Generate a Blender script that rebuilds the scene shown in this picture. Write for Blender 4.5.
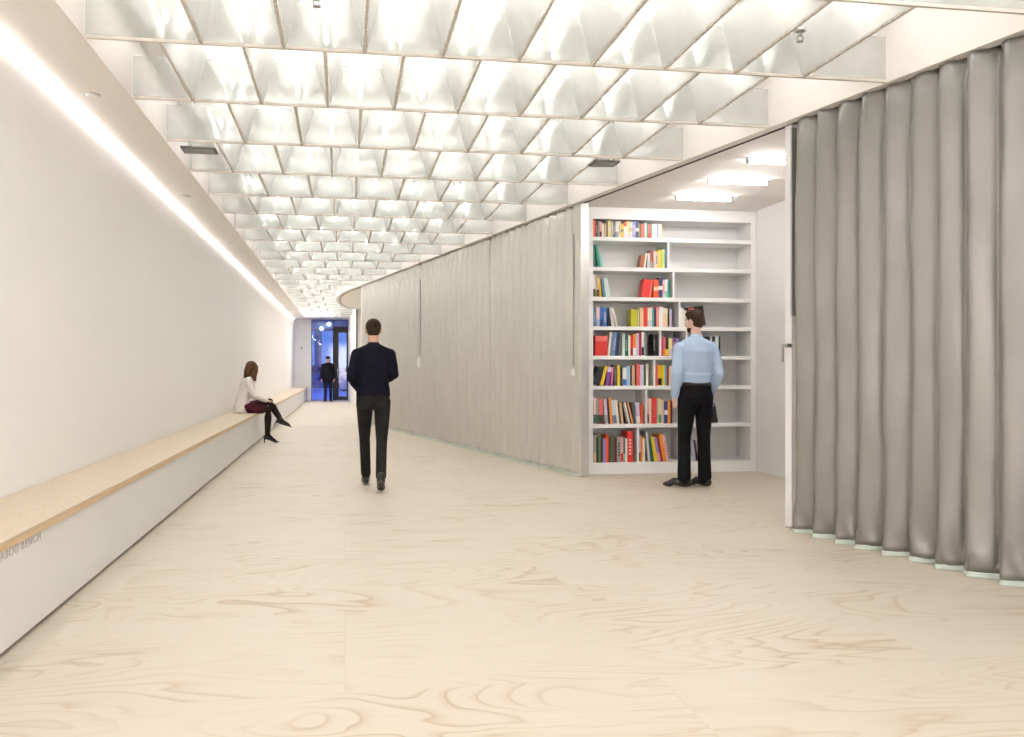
import bpy, bmesh, math, random
from mathutils import Vector, Matrix
random.seed(7)
PI = math.pi
for o in list(bpy.data.objects): bpy.data.objects.remove(o, do_unlink=True)
C = bpy.context.scene.collection
SC = bpy.context.scene

# ------------------------------------------------------------------ camera, world, light, exposure
YAW = math.radians(9.87); F = 960.0; CAMZ = 1.22
cam = bpy.data.cameras.new('camera'); co = bpy.data.objects.new('camera', cam); C.objects.link(co)
cam.sensor_fit = 'HORIZONTAL'; cam.sensor_width = 36; cam.lens = 36*F/1024
cam.clip_start = .05; cam.clip_end = 300
co.location = (0, 0, CAMZ); co.rotation_euler = (PI/2, 0, -YAW)
SC.camera = co
SC.view_settings.view_transform = 'Standard'; SC.view_settings.look = 'None'
SC.view_settings.exposure = 0.74; SC.view_settings.gamma = 1
SC.view_settings.use_curve_mapping = False
w = bpy.data.worlds.new('world'); SC.world = w; w.use_nodes = True
w.node_tree.nodes['Background'].inputs[0].default_value = (.035, .13, .85, 1)
w.node_tree.nodes['Background'].inputs[1].default_value = .8

ZC = 3.09                      # soffit and baffle underside
ZT = 3.56                      # luminous ceiling above the baffles
XL = -1.89; XS = -1.452        # left wall, left soffit edge
Y0 = 5.77; DY = 1.243
def track_x(y): return 3.367 - .195*(y-6.9)
def edge_x(y): return track_x(y) - .10
WARM = (1.0, .993, .985)
def area(name, loc, sx, sy, power, color=WARM):
    l = bpy.data.lights.new(name, 'AREA'); l.shape = 'RECTANGLE'; l.size = sx; l.size_y = sy
    l.energy = power; l.color = color
    o = bpy.data.objects.new(name, l); C.objects.link(o); o.location = loc
    return o
LK = 3.1
for k in range(-5, 26):
    yc = Y0 + DY*(k-.5)
    xr = min(edge_x(yc), 4.4) if yc < 24 else -.1
    x0, x1 = XS+.12, xr-.15
    area('ceiling_panel_lamp', ((x0+x1)/2, yc, ZT-.02), x1-x0, .95, LK*(x1-x0)*.95*(1 + max(0, k-6)*.12)*(2 if k > 21 else 1))

# fill lights added out of view: behind the camera and behind the far curtain
wl = area('rear_fill_light', (1.3, -3.8, 1.7), 5.0, 2.6, 145, (1, .98, .96)); wl.rotation_euler = (PI/2, 0, PI)
area('rear_room_fill', (2.9, 26, ZC-.03), 3.0, 8.0, 85)
# ------------------------------------------------------------------ materials
MAT = {}
def principled(name, col, rough=.6, metal=0, spec=.5, **kw):
    m = bpy.data.materials.new(name); m.use_nodes = True
    b = m.node_tree.nodes['Principled BSDF']
    b.inputs['Base Color'].default_value = (*col, 1); b.inputs['Roughness'].default_value = rough
    b.inputs['Metallic'].default_value = metal; b.inputs['Specular IOR Level'].default_value = spec
    for k, v in kw.items(): b.inputs[k].default_value = v
    MAT[name] = m; return m
def N(m, t, **kw):
    n = m.node_tree.nodes.new(t)
    for k, v in kw.items(): setattr(n, k, v)
    return n
def L(m, a, b): m.node_tree.links.new(a, b)
def mottled(name, c1, c2, scale=6, rough=.7, bump=0, bscale=60, metal=0, stretch=(1,1,1), spec=.5, detail=4):
    m = principled(name, c1, rough, metal, spec); b = m.node_tree.nodes['Principled BSDF']
    tc = N(m, 'ShaderNodeTexCoord'); mp = N(m, 'ShaderNodeMapping'); mp.inputs['Scale'].default_value = stretch
    L(m, tc.outputs['Object'], mp.inputs[0])
    n = N(m, 'ShaderNodeTexNoise'); n.inputs['Scale'].default_value = scale; n.inputs['Detail'].default_value = detail
    L(m, mp.outputs[0], n.inputs['Vector'])
    r = N(m, 'ShaderNodeValToRGB'); r.color_ramp.elements[0].position = .3; r.color_ramp.elements[1].position = .7
    r.color_ramp.elements[0].color = (*c1, 1); r.color_ramp.elements[1].color = (*c2, 1)
    L(m, n.outputs[0], r.inputs[0]); L(m, r.outputs[0], b.inputs['Base Color'])
    if bump:
        n2 = N(m, 'ShaderNodeTexNoise'); n2.inputs['Scale'].default_value = bscale; L(m, mp.outputs[0], n2.inputs['Vector'])
        bp = N(m, 'ShaderNodeBump'); bp.inputs['Strength'].default_value = bump; bp.inputs['Distance'].default_value = .01
        L(m, n2.outputs[0], bp.inputs['Height']); L(m, bp.outputs[0], b.inputs['Normal'])
    return m
def emit(name, col, s):
    m = bpy.data.materials.new(name); m.use_nodes = True; nt = m.node_tree; nt.nodes.remove(nt.nodes['Principled BSDF'])
    e = N(m, 'ShaderNodeEmission'); e.inputs[0].default_value = (*col, 1); e.inputs[1].default_value = s
    L(m, e.outputs[0], nt.nodes['Material Output'].inputs[0]); MAT[name] = m; return m
mottled('wall_paint', (.90, .882, .86), (.91, .892, .87), 1.2, .75)
mottled('soffit_paint', (.89, .85, .81), (.90, .86, .82), 1.2, .75)
mottled('white_lacquer', (.86, .85, .84), (.875, .865, .855), 2, .45)
mottled('bench_front', (.74, .73, .71), (.76, .75, .73), 2, .5)
mottled('ceiling_white', (.72, .71, .69), (.75, .74, .72), 2, .8)
principled('metal_grey', (.45, .45, .44), .35, .8)
principled('dark_gap', (.05, .045, .04), .8)
principled('bronze_frame', (.045, .032, .03), .45, .3)
principled('vent_dark', (.16, .15, .14), .6)
principled('text_grey', (.50, .48, .50), .6)
principled('chrome', (.7, .7, .7), .2, 1)
emit('tube_light', (1, .98, .95), 18)
emit('led_light', (1, .975, .97), 30)
emit('room_tube', (1, .96, .95), 62)
# translucent acrylic sheets
def acrylic(name, clear, col, gloss=.1, trans=.5):
    m = bpy.data.materials.new(name); m.use_nodes = True; nt = m.node_tree; nt.nodes.remove(nt.nodes['Principled BSDF'])
    tr = N(m, 'ShaderNodeBsdfTransparent'); tr.inputs[0].default_value = (.97, .975, .965, 1)
    d = N(m, 'ShaderNodeBsdfDiffuse'); d.inputs[0].default_value = (*col, 1)
    tl = N(m, 'ShaderNodeBsdfTranslucent'); tl.inputs[0].default_value = (*col, 1)
    g = N(m, 'ShaderNodeBsdfGlossy'); g.inputs['Roughness'].default_value = .06
    a = N(m, 'ShaderNodeMixShader'); a.inputs[0].default_value = trans; L(m, d.outputs[0], a.inputs[1]); L(m, tl.outputs[0], a.inputs[2])
    tc = N(m, 'ShaderNodeTexCoord'); n = N(m, 'ShaderNodeTexNoise'); n.inputs['Scale'].default_value = 5; L(m, tc.outputs['Object'], n.inputs['Vector'])
    mr = N(m, 'ShaderNodeMapRange'); mr.inputs['To Min'].default_value = clear+.08; mr.inputs['To Max'].default_value = clear-.08
    L(m, n.outputs[0], mr.inputs[0])
    b = N(m, 'ShaderNodeMixShader'); L(m, mr.outputs[0], b.inputs[0]); L(m, a.outputs[0], b.inputs[1]); L(m, tr.outputs[0], b.inputs[2])
    c = N(m, 'ShaderNodeMixShader'); c.inputs[0].default_value = gloss; L(m, b.outputs[0], c.inputs[1]); L(m, g.outputs[0], c.inputs[2])
    L(m, c.outputs[0], nt.nodes['Material Output'].inputs[0]); MAT[name] = m; return m
acrylic('acrylic_clear', .60, (.70, .71, .69), .13)
acrylic('acrylic_milky', .10, (.80, .80, .78), .05)
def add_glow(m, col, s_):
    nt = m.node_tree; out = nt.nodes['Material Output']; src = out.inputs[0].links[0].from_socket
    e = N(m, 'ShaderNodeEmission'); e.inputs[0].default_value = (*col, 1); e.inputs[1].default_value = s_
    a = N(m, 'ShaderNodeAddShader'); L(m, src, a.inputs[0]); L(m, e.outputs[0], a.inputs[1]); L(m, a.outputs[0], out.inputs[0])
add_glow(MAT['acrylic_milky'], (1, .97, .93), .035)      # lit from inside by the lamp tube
mottled('acrylic_edge', (.50, .45, .38), (.78, .75, .70), 30, .6)
mottled('baffle_edge', (.66, .59, .53), (.74, .68, .62), 9, .6)
def glass():
    m = bpy.data.materials.new('window_glass'); m.use_nodes = True; nt = m.node_tree; nt.nodes.remove(nt.nodes['Principled BSDF'])
    tr = N(m, 'ShaderNodeBsdfTransparent'); g = N(m, 'ShaderNodeBsdfGlossy'); g.inputs['Roughness'].default_value = .02
    c = N(m, 'ShaderNodeMixShader'); c.inputs[0].default_value = .07; L(m, tr.outputs[0], c.inputs[1]); L(m, g.outputs[0], c.inputs[2])
    L(m, c.outputs[0], nt.nodes['Material Output'].inputs[0]); MAT['window_glass'] = m
glass()
# pine plywood: contour lines of a stretched noise field, sheet joints every 1.22 x 2.44 m
def plywood(name, base, line, sheet=True, sc=1.0, strength=1.0, axis='x'):
    m = principled(name, base, .5); b = m.node_tree.nodes['Principled BSDF']; b.inputs['Specular IOR Level'].default_value = .35
    tc = N(m, 'ShaderNodeTexCoord')
    vec = tc.outputs['Object']
    if sheet:
        br = N(m, 'ShaderNodeTexBrick'); br.inputs['Scale'].default_value = 1
        br.inputs['Brick Width'].default_value = 2.44; br.inputs['Row Height'].default_value = 1.22
        br.inputs['Mortar Size'].default_value = .0025; br.inputs['Mortar Smooth'].default_value = .3; br.inputs['Bias'].default_value = 0
        br.inputs['Color1'].default_value = (0, 0, 0, 1); br.inputs['Color2'].default_value = (1, 1, 1, 1); br.inputs['Mortar'].default_value = (.5, .5, .5, 1)
        L(m, vec, br.inputs['Vector'])
        off = N(m, 'ShaderNodeVectorMath', operation='SCALE'); L(m, br.outputs['Color'], off.inputs[0]); off.inputs['Scale'].default_value = 37
        ad = N(m, 'ShaderNodeVectorMath', operation='ADD'); L(m, vec, ad.inputs[0]); L(m, off.outputs[0], ad.inputs[1]); vec = ad.outputs[0]
    mp = N(m, 'ShaderNodeMapping')
    mp.inputs['Scale'].default_value = ((.34*sc, 1.15*sc, 1) if axis == 'x' else (3.5*sc, .35*sc, 1)); L(m, vec, mp.inputs[0])
    n = N(m, 'ShaderNodeTexNoise'); n.inputs['Scale'].default_value = 1.0; n.inputs['Detail'].default_value = 3.5; n.inputs['Roughness'].default_value = .42
    n.inputs['Distortion'].default_value = .7
    L(m, mp.outputs[0], n.inputs['Vector'])
    mul = N(m, 'ShaderNodeMath', operation='MULTIPLY'); mul.inputs[1].default_value = 29; L(m, n.outputs[0], mul.inputs[0])
    fr = N(m, 'ShaderNodeMath', operation='FRACT'); L(m, mul.outputs[0], fr.inputs[0])
    r = N(m, 'ShaderNodeValToRGB'); e = r.color_ramp.elements
    e[0].position = 0; e[0].color = (0, 0, 0, 1); e[1].position = 1; e[1].color = (.12, .12, .12, 1)
    for p, v in ((.50, .05), (.74, .42), (.86, 1), (.92, .3), (.96, .05)):
        x = e.new(p); x.color = (v, v, v, 1)
    L(m, fr.outputs[0], r.inputs[0])
    n2 = N(m, 'ShaderNodeTexNoise'); n2.inputs['Scale'].default_value = 1.1; n2.inputs['Detail'].default_value = 2; L(m, vec, n2.inputs['Vector'])
    mr = N(m, 'ShaderNodeMapRange'); mr.inputs['From Min'].default_value = .38; mr.inputs['From Max'].default_value = .66
    mr.inputs['To Min'].default_value = .12*strength; mr.inputs['To Max'].default_value = 1.0*strength; L(m, n2.outputs[0], mr.inputs[0])
    f = N(m, 'ShaderNodeMath', operation='MULTIPLY'); L(m, r.outputs[0], f.inputs[0]); L(m, mr.outputs[0], f.inputs[1])
    mx = N(m, 'ShaderNodeMixRGB'); mx.inputs[1].default_value = (*base, 1); mx.inputs[2].default_value = (*line, 1); L(m, f.outputs[0], mx.inputs[0])
    out = mx.outputs[0]
    # fine fibre streaks
    mp2 = N(m, 'ShaderNodeMapping'); mp2.inputs['Scale'].default_value = ((2, 60, 1) if axis == 'x' else (60, 2, 1)); L(m, vec, mp2.inputs[0])
    n3 = N(m, 'ShaderNodeTexNoise'); n3.inputs['Scale'].default_value = 1; n3.inputs['Detail'].default_value = 2; L(m, mp2.outputs[0], n3.inputs['Vector'])
    mr3 = N(m, 'ShaderNodeMapRange'); mr3.inputs['To Min'].default_value = .95; mr3.inputs['To Max'].default_value = 1.04; L(m, n3.outputs[0], mr3.inputs[0])
    v3 = N(m, 'ShaderNodeVectorMath', operation='SCALE'); L(m, out, v3.inputs[0]); L(m, mr3.outputs[0], v3.inputs['Scale']); out = v3.outputs[0]
    if sheet:
        mm = N(m, 'ShaderNodeMixRGB'); mm.inputs[2].default_value = (line[0]*.75, line[1]*.72, line[2]*.7, 1)
        q = N(m, 'ShaderNodeMath', operation='MULTIPLY'); q.inputs[1].default_value = .16; L(m, br.outputs['Fac'], q.inputs[0])
        L(m, q.outputs[0], mm.inputs[0]); L(m, out, mm.inputs[1]); out = mm.outputs[0]
    L(m, out, b.inputs['Base Color']); return m
plywood('floor_plywood', (.62, .55, .455), (.475, .365, .245))
plywood('bench_wood', (.63, .525, .40), (.56, .435, .30), sheet=False, sc=1.0, strength=.8, axis='y')
mottled('bench_edge', (.60, .42, .24), (.70, .50, .29), 3, .55, stretch=(1, 1, 40))
# silver grey curtain skin
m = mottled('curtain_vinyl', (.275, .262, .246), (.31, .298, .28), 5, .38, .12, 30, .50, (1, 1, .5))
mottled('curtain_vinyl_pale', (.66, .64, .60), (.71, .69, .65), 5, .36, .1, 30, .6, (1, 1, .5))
mottled('hem_green', (.50, .56, .49), (.58, .63, .56), 10, .5)

# ------------------------------------------------------------------ mesh helpers
def obj(name, bm, mats, parent=None, smooth=False):
    me = bpy.data.meshes.new(name); bmesh.ops.recalc_face_normals(bm, faces=bm.faces[:]); bm.to_mesh(me); bm.free()
    if not isinstance(mats, (list, tuple)): mats = [mats]
    for x in mats: me.materials.append(MAT[x] if isinstance(x, str) else x)
    if smooth:
        for p in me.polygons: p.use_smooth = True
    o = bpy.data.objects.new(name, me); C.objects.link(o)
    if parent: o.parent = parent
    return o
def tag(o, label, cat, group=None, kind=None):
    if label: o['label'] = label
    if cat: o['category'] = cat
    if group: o['group'] = group
    if kind: o['kind'] = kind
    return o
def empty(name, loc, rz=0):
    o = bpy.data.objects.new(name, None); C.objects.link(o); o.location = loc; o.rotation_euler = (0, 0, rz); o.empty_display_size = .1
    return o
def struct(name, bm, mat, label=None):
    o = obj(name, bm, mat); o['kind'] = 'structure'
    if label: o['label'] = label
    return o
def box(bm, x0, x1, y0, y1, z0, z1, mi=0, bev=0):
    vs = [bm.verts.new(p) for p in ((x0,y0,z0),(x1,y0,z0),(x1,y1,z0),(x0,y1,z0),(x0,y0,z1),(x1,y0,z1),(x1,y1,z1),(x0,y1,z1))]
    fs = [bm.faces.new([vs[i] for i in q]) for q in ((3,2,1,0),(4,5,6,7),(0,1,5,4),(1,2,6,5),(2,3,7,6),(3,0,4,7))]
    for f in fs: f.material_index = mi
    if bev:
        es = list({e for f in fs for e in f.edges})
        bmesh.ops.bevel(bm, geom=es, offset=bev, segments=2, affect='EDGES', profile=.6, material=mi)
    return bm
def prism(bm, pts, z0, z1, mi=0):
    a = [bm.verts.new((x, y, z0)) for x, y in pts]; b = [bm.verts.new((x, y, z1)) for x, y in pts]
    n = len(pts); fs = [bm.faces.new(a[::-1]), bm.faces.new(b)]
    for i in range(n): fs.append(bm.faces.new((a[i], a[(i+1) % n], b[(i+1) % n], b[i])))
    for f in fs: f.material_index = mi
def frame_of(t, side):
    t = t.normalized(); s = side - t*side.dot(t)
    if s.length < 1e-4: s = Vector((0, 1, 0)) - t*t.y
    if s.length < 1e-4: s = Vector((1, 0, 0)) - t*t.x
    s.normalize(); return s, t.cross(s)
def loft(bm, pts, rad, side=Vector((1, 0, 0)), n=16, mi=0, cap=True):
    pts = [Vector(p) for p in pts]; rings = []
    for i, p in enumerate(pts):
        t = (pts[min(i+1, len(pts)-1)] - pts[max(i-1, 0)])
        s, u = frame_of(t, side); r = rad[i]; ra, rb = r if isinstance(r, tuple) else (r, r)
        rings.append([bm.verts.new(p + s*ra*math.cos(2*PI*j/n) + u*rb*math.sin(2*PI*j/n)) for j in range(n)])
    for a, b in zip(rings, rings[1:]):
        for j in range(n):
            f = bm.faces.new((a[j], a[(j+1) % n], b[(j+1) % n], b[j])); f.material_index = mi; f.smooth = True
    if cap:
        for r in (rings[0][::-1], rings[-1]):
            f = bm.faces.new(r); f.material_index = mi
def ell(bm, c, r, rot=None, seg=18, mi=0):
    M = Matrix.Translation(c) @ (rot.to_4x4() if rot is not None else Matrix.Identity(4)) @ Matrix.Diagonal((*(r if isinstance(r, tuple) else (r, r, r)), 1))
    g = bmesh.ops.create_uvsphere(bm, u_segments=seg, v_segments=seg*2//3, radius=1, matrix=M)
    for v in g['verts']:
        for f in v.link_faces: f.material_index = mi; f.smooth = True
def limb(bm, pts, rs, n=14, side=Vector((1, 0, 0))):
    loft(bm, pts, rs, side, n)
    for p, r in zip(pts, rs):
        r = min(r) if isinstance(r, tuple) else r
        ell(bm, Vector(p), r*.995, seg=12)
def baked(name, bm, mat, parent, voxel=.008, it=4):
    me = bpy.data.meshes.new('t'); bm.to_mesh(me); bm.free(); t = bpy.data.objects.new('t', me); C.objects.link(t)
    r = t.modifiers.new('r', 'REMESH'); r.mode = 'VOXEL'; r.voxel_size = voxel; r.use_smooth_shade = True
    s = t.modifiers.new('s', 'SMOOTH'); s.factor = .5; s.iterations = it
    dg = bpy.context.evaluated_depsgraph_get(); dg.update()
    m2 = bpy.data.meshes.new_from_object(t.evaluated_get(dg)); m2.name = name
    bpy.data.objects.remove(t, do_unlink=True); m2.materials.clear(); m2.materials.append(MAT[mat])
    for p in m2.polygons: p.use_smooth = True
    o = bpy.data.objects.new(name, m2); C.objects.link(o); o.parent = parent
    return o

# ------------------------------------------------------------------ setting
YE = 37.5                                                     # street front
b = bmesh.new(); box(b, -3, 6.2, -4, YE+.1, -.1, 0); struct('floor', b, 'floor_plywood')
b = bmesh.new(); box(b, XL-.2, XL, -4, YE, 0, 3.8); struct('wall_left', b, 'wall_paint')
b = bmesh.new(); box(b, -3, 6.2, -4.2, -4, 0, 3.8); struct('wall_back', b, 'wall_paint')
b = bmesh.new(); box(b, 4.82, 5.0, -4, 31, 0, 3.8); struct('wall_right', b, 'white_lacquer')
b = bmesh.new(); box(b, 2.62, 4.82, 11.25, 11.35, 0, 3.8); struct('wall_alcove', b, 'wall_paint')
b = bmesh.new(); prism(b, [(.39, 30.5), (5.0, 30.5), (5.0, 30.7), (.41, 30.7), (.13, YE), (.0, YE+.05), (.12, YE), (.37, 30.62)][:4] , 0, 3.8); struct('wall_far_right', b, 'wall_paint')
b = bmesh.new(); prism(b, [(.37, 30.55), (.6, 30.7), (.6, YE), (.13, YE)], 0, 3.8); struct('wall_passage', b, 'wall_paint')
b = bmesh.new(); box(b, .345, .385, 30.42, 30.52, 0, ZC-.02); struct('trim_1', b, 'dark_gap')
b = bmesh.new()
box(b, XL, -1.29, YE, YE+.12, 0, 3.8); box(b, .12, 1.2, YE, YE+.12, 0, 3.8); box(b, -1.29, .12, YE, YE+.12, 3.10, 3.8)
struct('wall_front', b, 'wall_paint')
b = bmesh.new(); box(b, -3, 6.2, -4.2, YE+.1, ZT, ZT+.15); struct('ceiling', b, 'ceiling_white')
# left soffit with its LED slot
b = bmesh.new(); box(b, XL, XS, -4, YE, ZC, ZT); struct('ceiling_soffit', b, 'soffit_paint')
# right soffit, following the curtain track and its far curve
curve = [(track_x(y), y) for y in (-.4, 2, 4, 8, 12, 16, 20, 22.4)] + [(.08, 23.8), (-.08, 25.1), (-.14, 26.4), (-.11, 27.9), (.03, 29.4), (.18, 30.2), (.37, 30.5)]
def offset(path, d):
    out = []
    for i, p in enumerate(path):
        a = Vector(path[max(i-1, 0)]); c = Vector(path[min(i+1, len(path)-1)]); t = (c-a).normalized()
        out.append((p[0] - t.y*d, p[1] + t.x*d))
    return out
def smooth_path(path, n=6):
    out = []
    P = [Vector(p) for p in path]
    for i in range(len(P)-1):
        p0, p1, p2, p3 = P[max(i-1, 0)], P[i], P[i+1], P[min(i+2, len(P)-1)]
        for k in range(n):
            t = k/n
            q = .5*((2*p1) + (p2-p0)*t + (2*p0-5*p1+4*p2-p3)*t*t + (3*p1-p0-3*p2+p3)*t**3); out.append((q.x, q.y))
    out.append(tuple(P[-1])); return out
sp = smooth_path(curve)
so = [p for p in offset(sp, .10)]
b = bmesh.new()
for (xa, ya), (xb, yb_) in zip(so, so[1:]):
    if yb_ > ya: prism(b, [(xa, ya), (xb, yb_), (4.82, yb_), (4.82, ya)], ZC, ZT)
struct('ceiling_right', b, 'soffit_paint')
# end of corridor: flat ceiling
b = bmesh.new(); box(b, XS, .6, 35.75, YE, ZC+.02, ZT); struct('ceiling_end', b, 'soffit_paint')
def ribbon(bm, path, w, z0, z1):
    a = offset(path, -w/2); c = offset(path, w/2)
    prism_pts = a + c[::-1]
    for i in range(len(path)-1):
        q = [a[i], a[i+1], c[i+1], c[i]]; prism(bm, q, z0, z1)
t = tag(empty('curtain_track', (track_x(6.9), 6.9, ZC)), 'dark thin curtain rail slot running along the soffit and curving round at the far end', 'curtain track')
b = bmesh.new(); ribbon(b, sp, .022, ZC-.006, ZC+.002); o = obj('track_slot', b, 'dark_gap', t); o.matrix_parent_inverse = Matrix.Translation((-track_x(6.9), -6.9, -ZC))

# LED line
b = bmesh.new(); box(b, XL+.008, XL+.022, -2, 36.9, ZC-.006, ZC-.001)
tag(obj('led_strip', b, 'led_light'), 'long thin white light line where the left wall meets the soffit', 'light')

# ------------------------------------------------------------------ ceiling baffles and light troughs
ORD = ['zeroth','first','second','third','fourth','fifth','sixth','seventh','eighth','ninth','tenth','eleventh','twelfth','thirteenth','fourteenth','fifteenth','sixteenth','seventeenth','eighteenth','nineteenth','twentieth','twenty-first','twenty-second','twenty-third','twenty-fourth','twenty-fifth','twenty-sixth','twenty-seventh','twenty-eighth','twenty-ninth','thirtieth','thirty-first','thirty-second']
HB = .30
def right_end(y):
    if y < 21.5: return edge_x(y)
    best = 5
    for (x, yy) in so:
        if abs(yy-y) < .7 and x < best: best = x
    return best if best < 4 else .25
NR = 24
def trough_proto():
    root = empty('light_trough', (0, 0, ZC))
    Lh = DY-.03
    b = bmesh.new()
    for s in (-1, 1):
        v = [b.verts.new(p) for p in ((s*.011, 0, .012), (s*.088, 0, HB+.02), (s*.088, Lh, HB+.02), (s*.011, Lh, .012), (s*.014, 0, .012), (s*.092, 0, HB+.02), (s*.092, Lh, HB+.02), (s*.014, Lh, .012))]
        for q in ((0,1,2,3),(7,6,5,4),(0,4,5,1),(1,5,6,2),(2,6,7,3),(3,7,4,0)): b.faces.new([v[i] for i in q])
    obj('side_sheets', b, 'acrylic_milky', root)
    b = bmesh.new(); box(b, -.009, .009, 0, Lh, 0, .012); obj('edge_strip', b, 'acrylic_edge', root)
    b = bmesh.new(); loft(b, [(0, .14, .23), (0, .50, .23)], [.015, .015], n=8); obj('lamp_tube', b, 'tube_light', root)
    return root
proto = trough_proto(); used = False
for k in range(-1, NR+1):
    yk = Y0 + DY*k
    xr = right_end(yk)
    row = k+2
    root = empty('ceiling_baffle', ((XS+xr)/2, yk, ZC))
    tag(root, f'clear acrylic sheet hung across the ceiling, {ORD[row]} crosswise sheet from the camera', 'ceiling baffle', 'crosswise acrylic ceiling sheets')
    hx = (xr-XS)/2 - .006
    b = bmesh.new(); box(b, -hx, hx, -.004, .004, .018, HB); obj('sheet', b, 'acrylic_clear', root)
    b = bmesh.new(); box(b, -hx, hx, -.011, .011, 0, .018); obj('edge_strip', b, 'baffle_edge', root)
    # troughs between sheet k-1 and sheet k
    if k < 0: continue
    off = .114 if k % 2 == 0 else .348
    xs = [off + .465*i for i in range(-6, 9)]
    xr2 = min(right_end(yk), right_end(yk-DY))
    xs = [x for x in xs if x > XS+.37 and x < xr2-.30]
    for i, x in enumerate(xs):
        if not used: r = proto; used = True
        else:
            r = proto.copy(); C.objects.link(r)
            for ch in proto.children:
                c = ch.copy(); C.objects.link(c); c.parent = r
        r.location = (x, yk-DY+.015, ZC)
        tag(r, f'white V-shaped ceiling light trough, {ORD[i+1]} from the left in the {ORD[k+1]} row from the camera', 'ceiling light', 'white V-shaped light troughs in the ceiling')

# sprinklers, flat discs, dark plates
def sprinkler(x, y, label):
    r = tag(empty('sprinkler', (x, y, 3.17)), label, 'sprinkler', 'ceiling sprinkler heads')
    b = bmesh.new(); loft(b, [(0,0,ZT-3.17), (0,0,.07)], [.009,.009], n=10); obj('pipe', b, 'white_lacquer', r)
    b = bmesh.new(); loft(b, [(0,0,.075), (0,0,.06), (0,0,.055)], [.035,.04,.03], n=18); obj('escutcheon', b, 'chrome', r)
    b = bmesh.new(); loft(b, [(0,0,.055), (0,0,.03)], [.012,.012], n=10)
    for s in (-1, 1): loft(b, [(s*.01,0,.035), (s*.022,0,.018), (s*.006,0,.0)], [.004,.004,.004], n=6)
    obj('head', b, 'metal_grey', r)
    b = bmesh.new(); loft(b, [(0,0,.0), (0,0,-.004)], [.018,.022], n=14); obj('deflector', b, 'metal_grey', r)
sprinkler(2.67, 5.34, 'small metal sprinkler head hanging between troughs near the upper right corner')
sprinkler(-.15, 5.27, 'small metal sprinkler head hanging near the top left of the ceiling')
def disc(y, which):
    r = tag(empty('ceiling_disc', (-1.70, y, ZC)), which, 'sprinkler cover', 'round covers in the left soffit')
    b = bmesh.new(); loft(b, [(0,0,-.001), (0,0,-.009), (0,0,-.013)], [.046,.046,.036], n=24); obj('cover', b, 'white_lacquer', r, True)
    b = bmesh.new(); loft(b, [(0,0,-.0005), (0,0,-.004)], [.054,.053], n=24); obj('shadow_ring', b, 'metal_grey', r)
disc(6.95, 'white round cover in the left soffit, closest to the camera'); disc(10.85, 'white round cover in the left soffit, middle of the three')
disc(14.8, 'white round cover in the left soffit, farthest of the three')
def plate(x, y, label, w_, hx_):
    r = tag(empty('air_grille', (x, y, 3.068)), label, 'grille', 'dark rectangular plates under the ceiling')
    b = bmesh.new(); box(b, -w_, w_, -.11, .11, 0, .018, 0, .003); obj('plate', b, 'vent_dark', r)
    b = bmesh.new()
    for s in range(5): box(b, -w_+.02, w_-.02, -.085+.038*s, -.065+.038*s, -.006, .001)
    obj('louvre', b, 'metal_grey', r)
    b = bmesh.new()
    for s in (-.08, .08): box(b, hx_-.004, hx_+.004, s-.004, s+.004, .018, ZT-3.068)
    obj('hanger', b, 'white_lacquer', r)
plate(-1.22, 8.50, 'dark rectangular plate hanging under the ceiling near the left soffit', .14, -.07)
plate(2.31, 8.42, 'dark rectangular plate hanging under the ceiling above the bookcase side', .12, .09)

# ------------------------------------------------------------------ bench
XB = -1.42; ZB = .50
r = tag(empty('bench', ((XL+XB)/2, 16, 0)), 'very long built-in bench with pale wood seat and lettered white front along the left wall', 'bench')
cx = (XL+XB)/2
def rel(b, name, mat, root):
    o = obj(name, b, mat, root); o.matrix_parent_inverse = Matrix.Translation(-Vector(root.location)); return o
b = bmesh.new(); box(b, XL+.004, XB, -2, YE-.01, .025, ZB-.042); rel(b, 'front_panel', 'bench_front', r)
b = bmesh.new(); box(b, XL+.004, XB-.03, -2, YE-.01, 0, .025); rel(b, 'toe_recess', 'dark_gap', r)
b = bmesh.new(); box(b, XL+.004, XB+.018, -2, YE-.01, ZB-.012, ZB, 0, .002); rel(b, 'seat', 'bench_wood', r)
b = bmesh.new(); box(b, XL+.004, XB+.018, -2, YE-.01, ZB-.042, ZB-.0125); rel(b, 'seat_edge', 'bench_edge', r)
def text(s, size, name, mat, loc, rot, label, cat, ext=.001, parent=None, align='LEFT', sx=1):
    cu = bpy.data.curves.new(name, 'FONT'); cu.body = s; cu.size = size; cu.extrude = ext; cu.align_x = align; cu.space_character = 1.3
    t = bpy.data.objects.new('t', cu); C.objects.link(t)
    dg = bpy.context.evaluated_depsgraph_get(); me = bpy.data.meshes.new_from_object(t.evaluated_get(dg)); bpy.data.objects.remove(t, do_unlink=True)
    for v in me.vertices: v.co.x *= sx
    me.materials.clear(); me.materials.append(MAT[mat]); me.name = name
    o = bpy.data.objects.new(name, me); C.objects.link(o); o.location = loc; o.rotation_euler = rot
    if parent: o.parent = parent
    if label: tag(o, label, cat)
    return o
for word, y_, len_ in (('ABOO', 4.325, .215), ('BENCH', 4.585, .27)):
    BT = text(word, .056, 'lettering', 'text_grey', (XB+.0015, y_, .412), (PI/2, 0, PI/2), None, None)
    k_ = len_/max(v.co.x for v in BT.data.vertices)
    for v in BT.data.vertices: v.co.x *= k_
    BT['label'] = 'grey capitals reading ' + word
    BT.parent = r; BT.matrix_parent_inverse = Matrix.Translation(-Vector(r.location))

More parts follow.
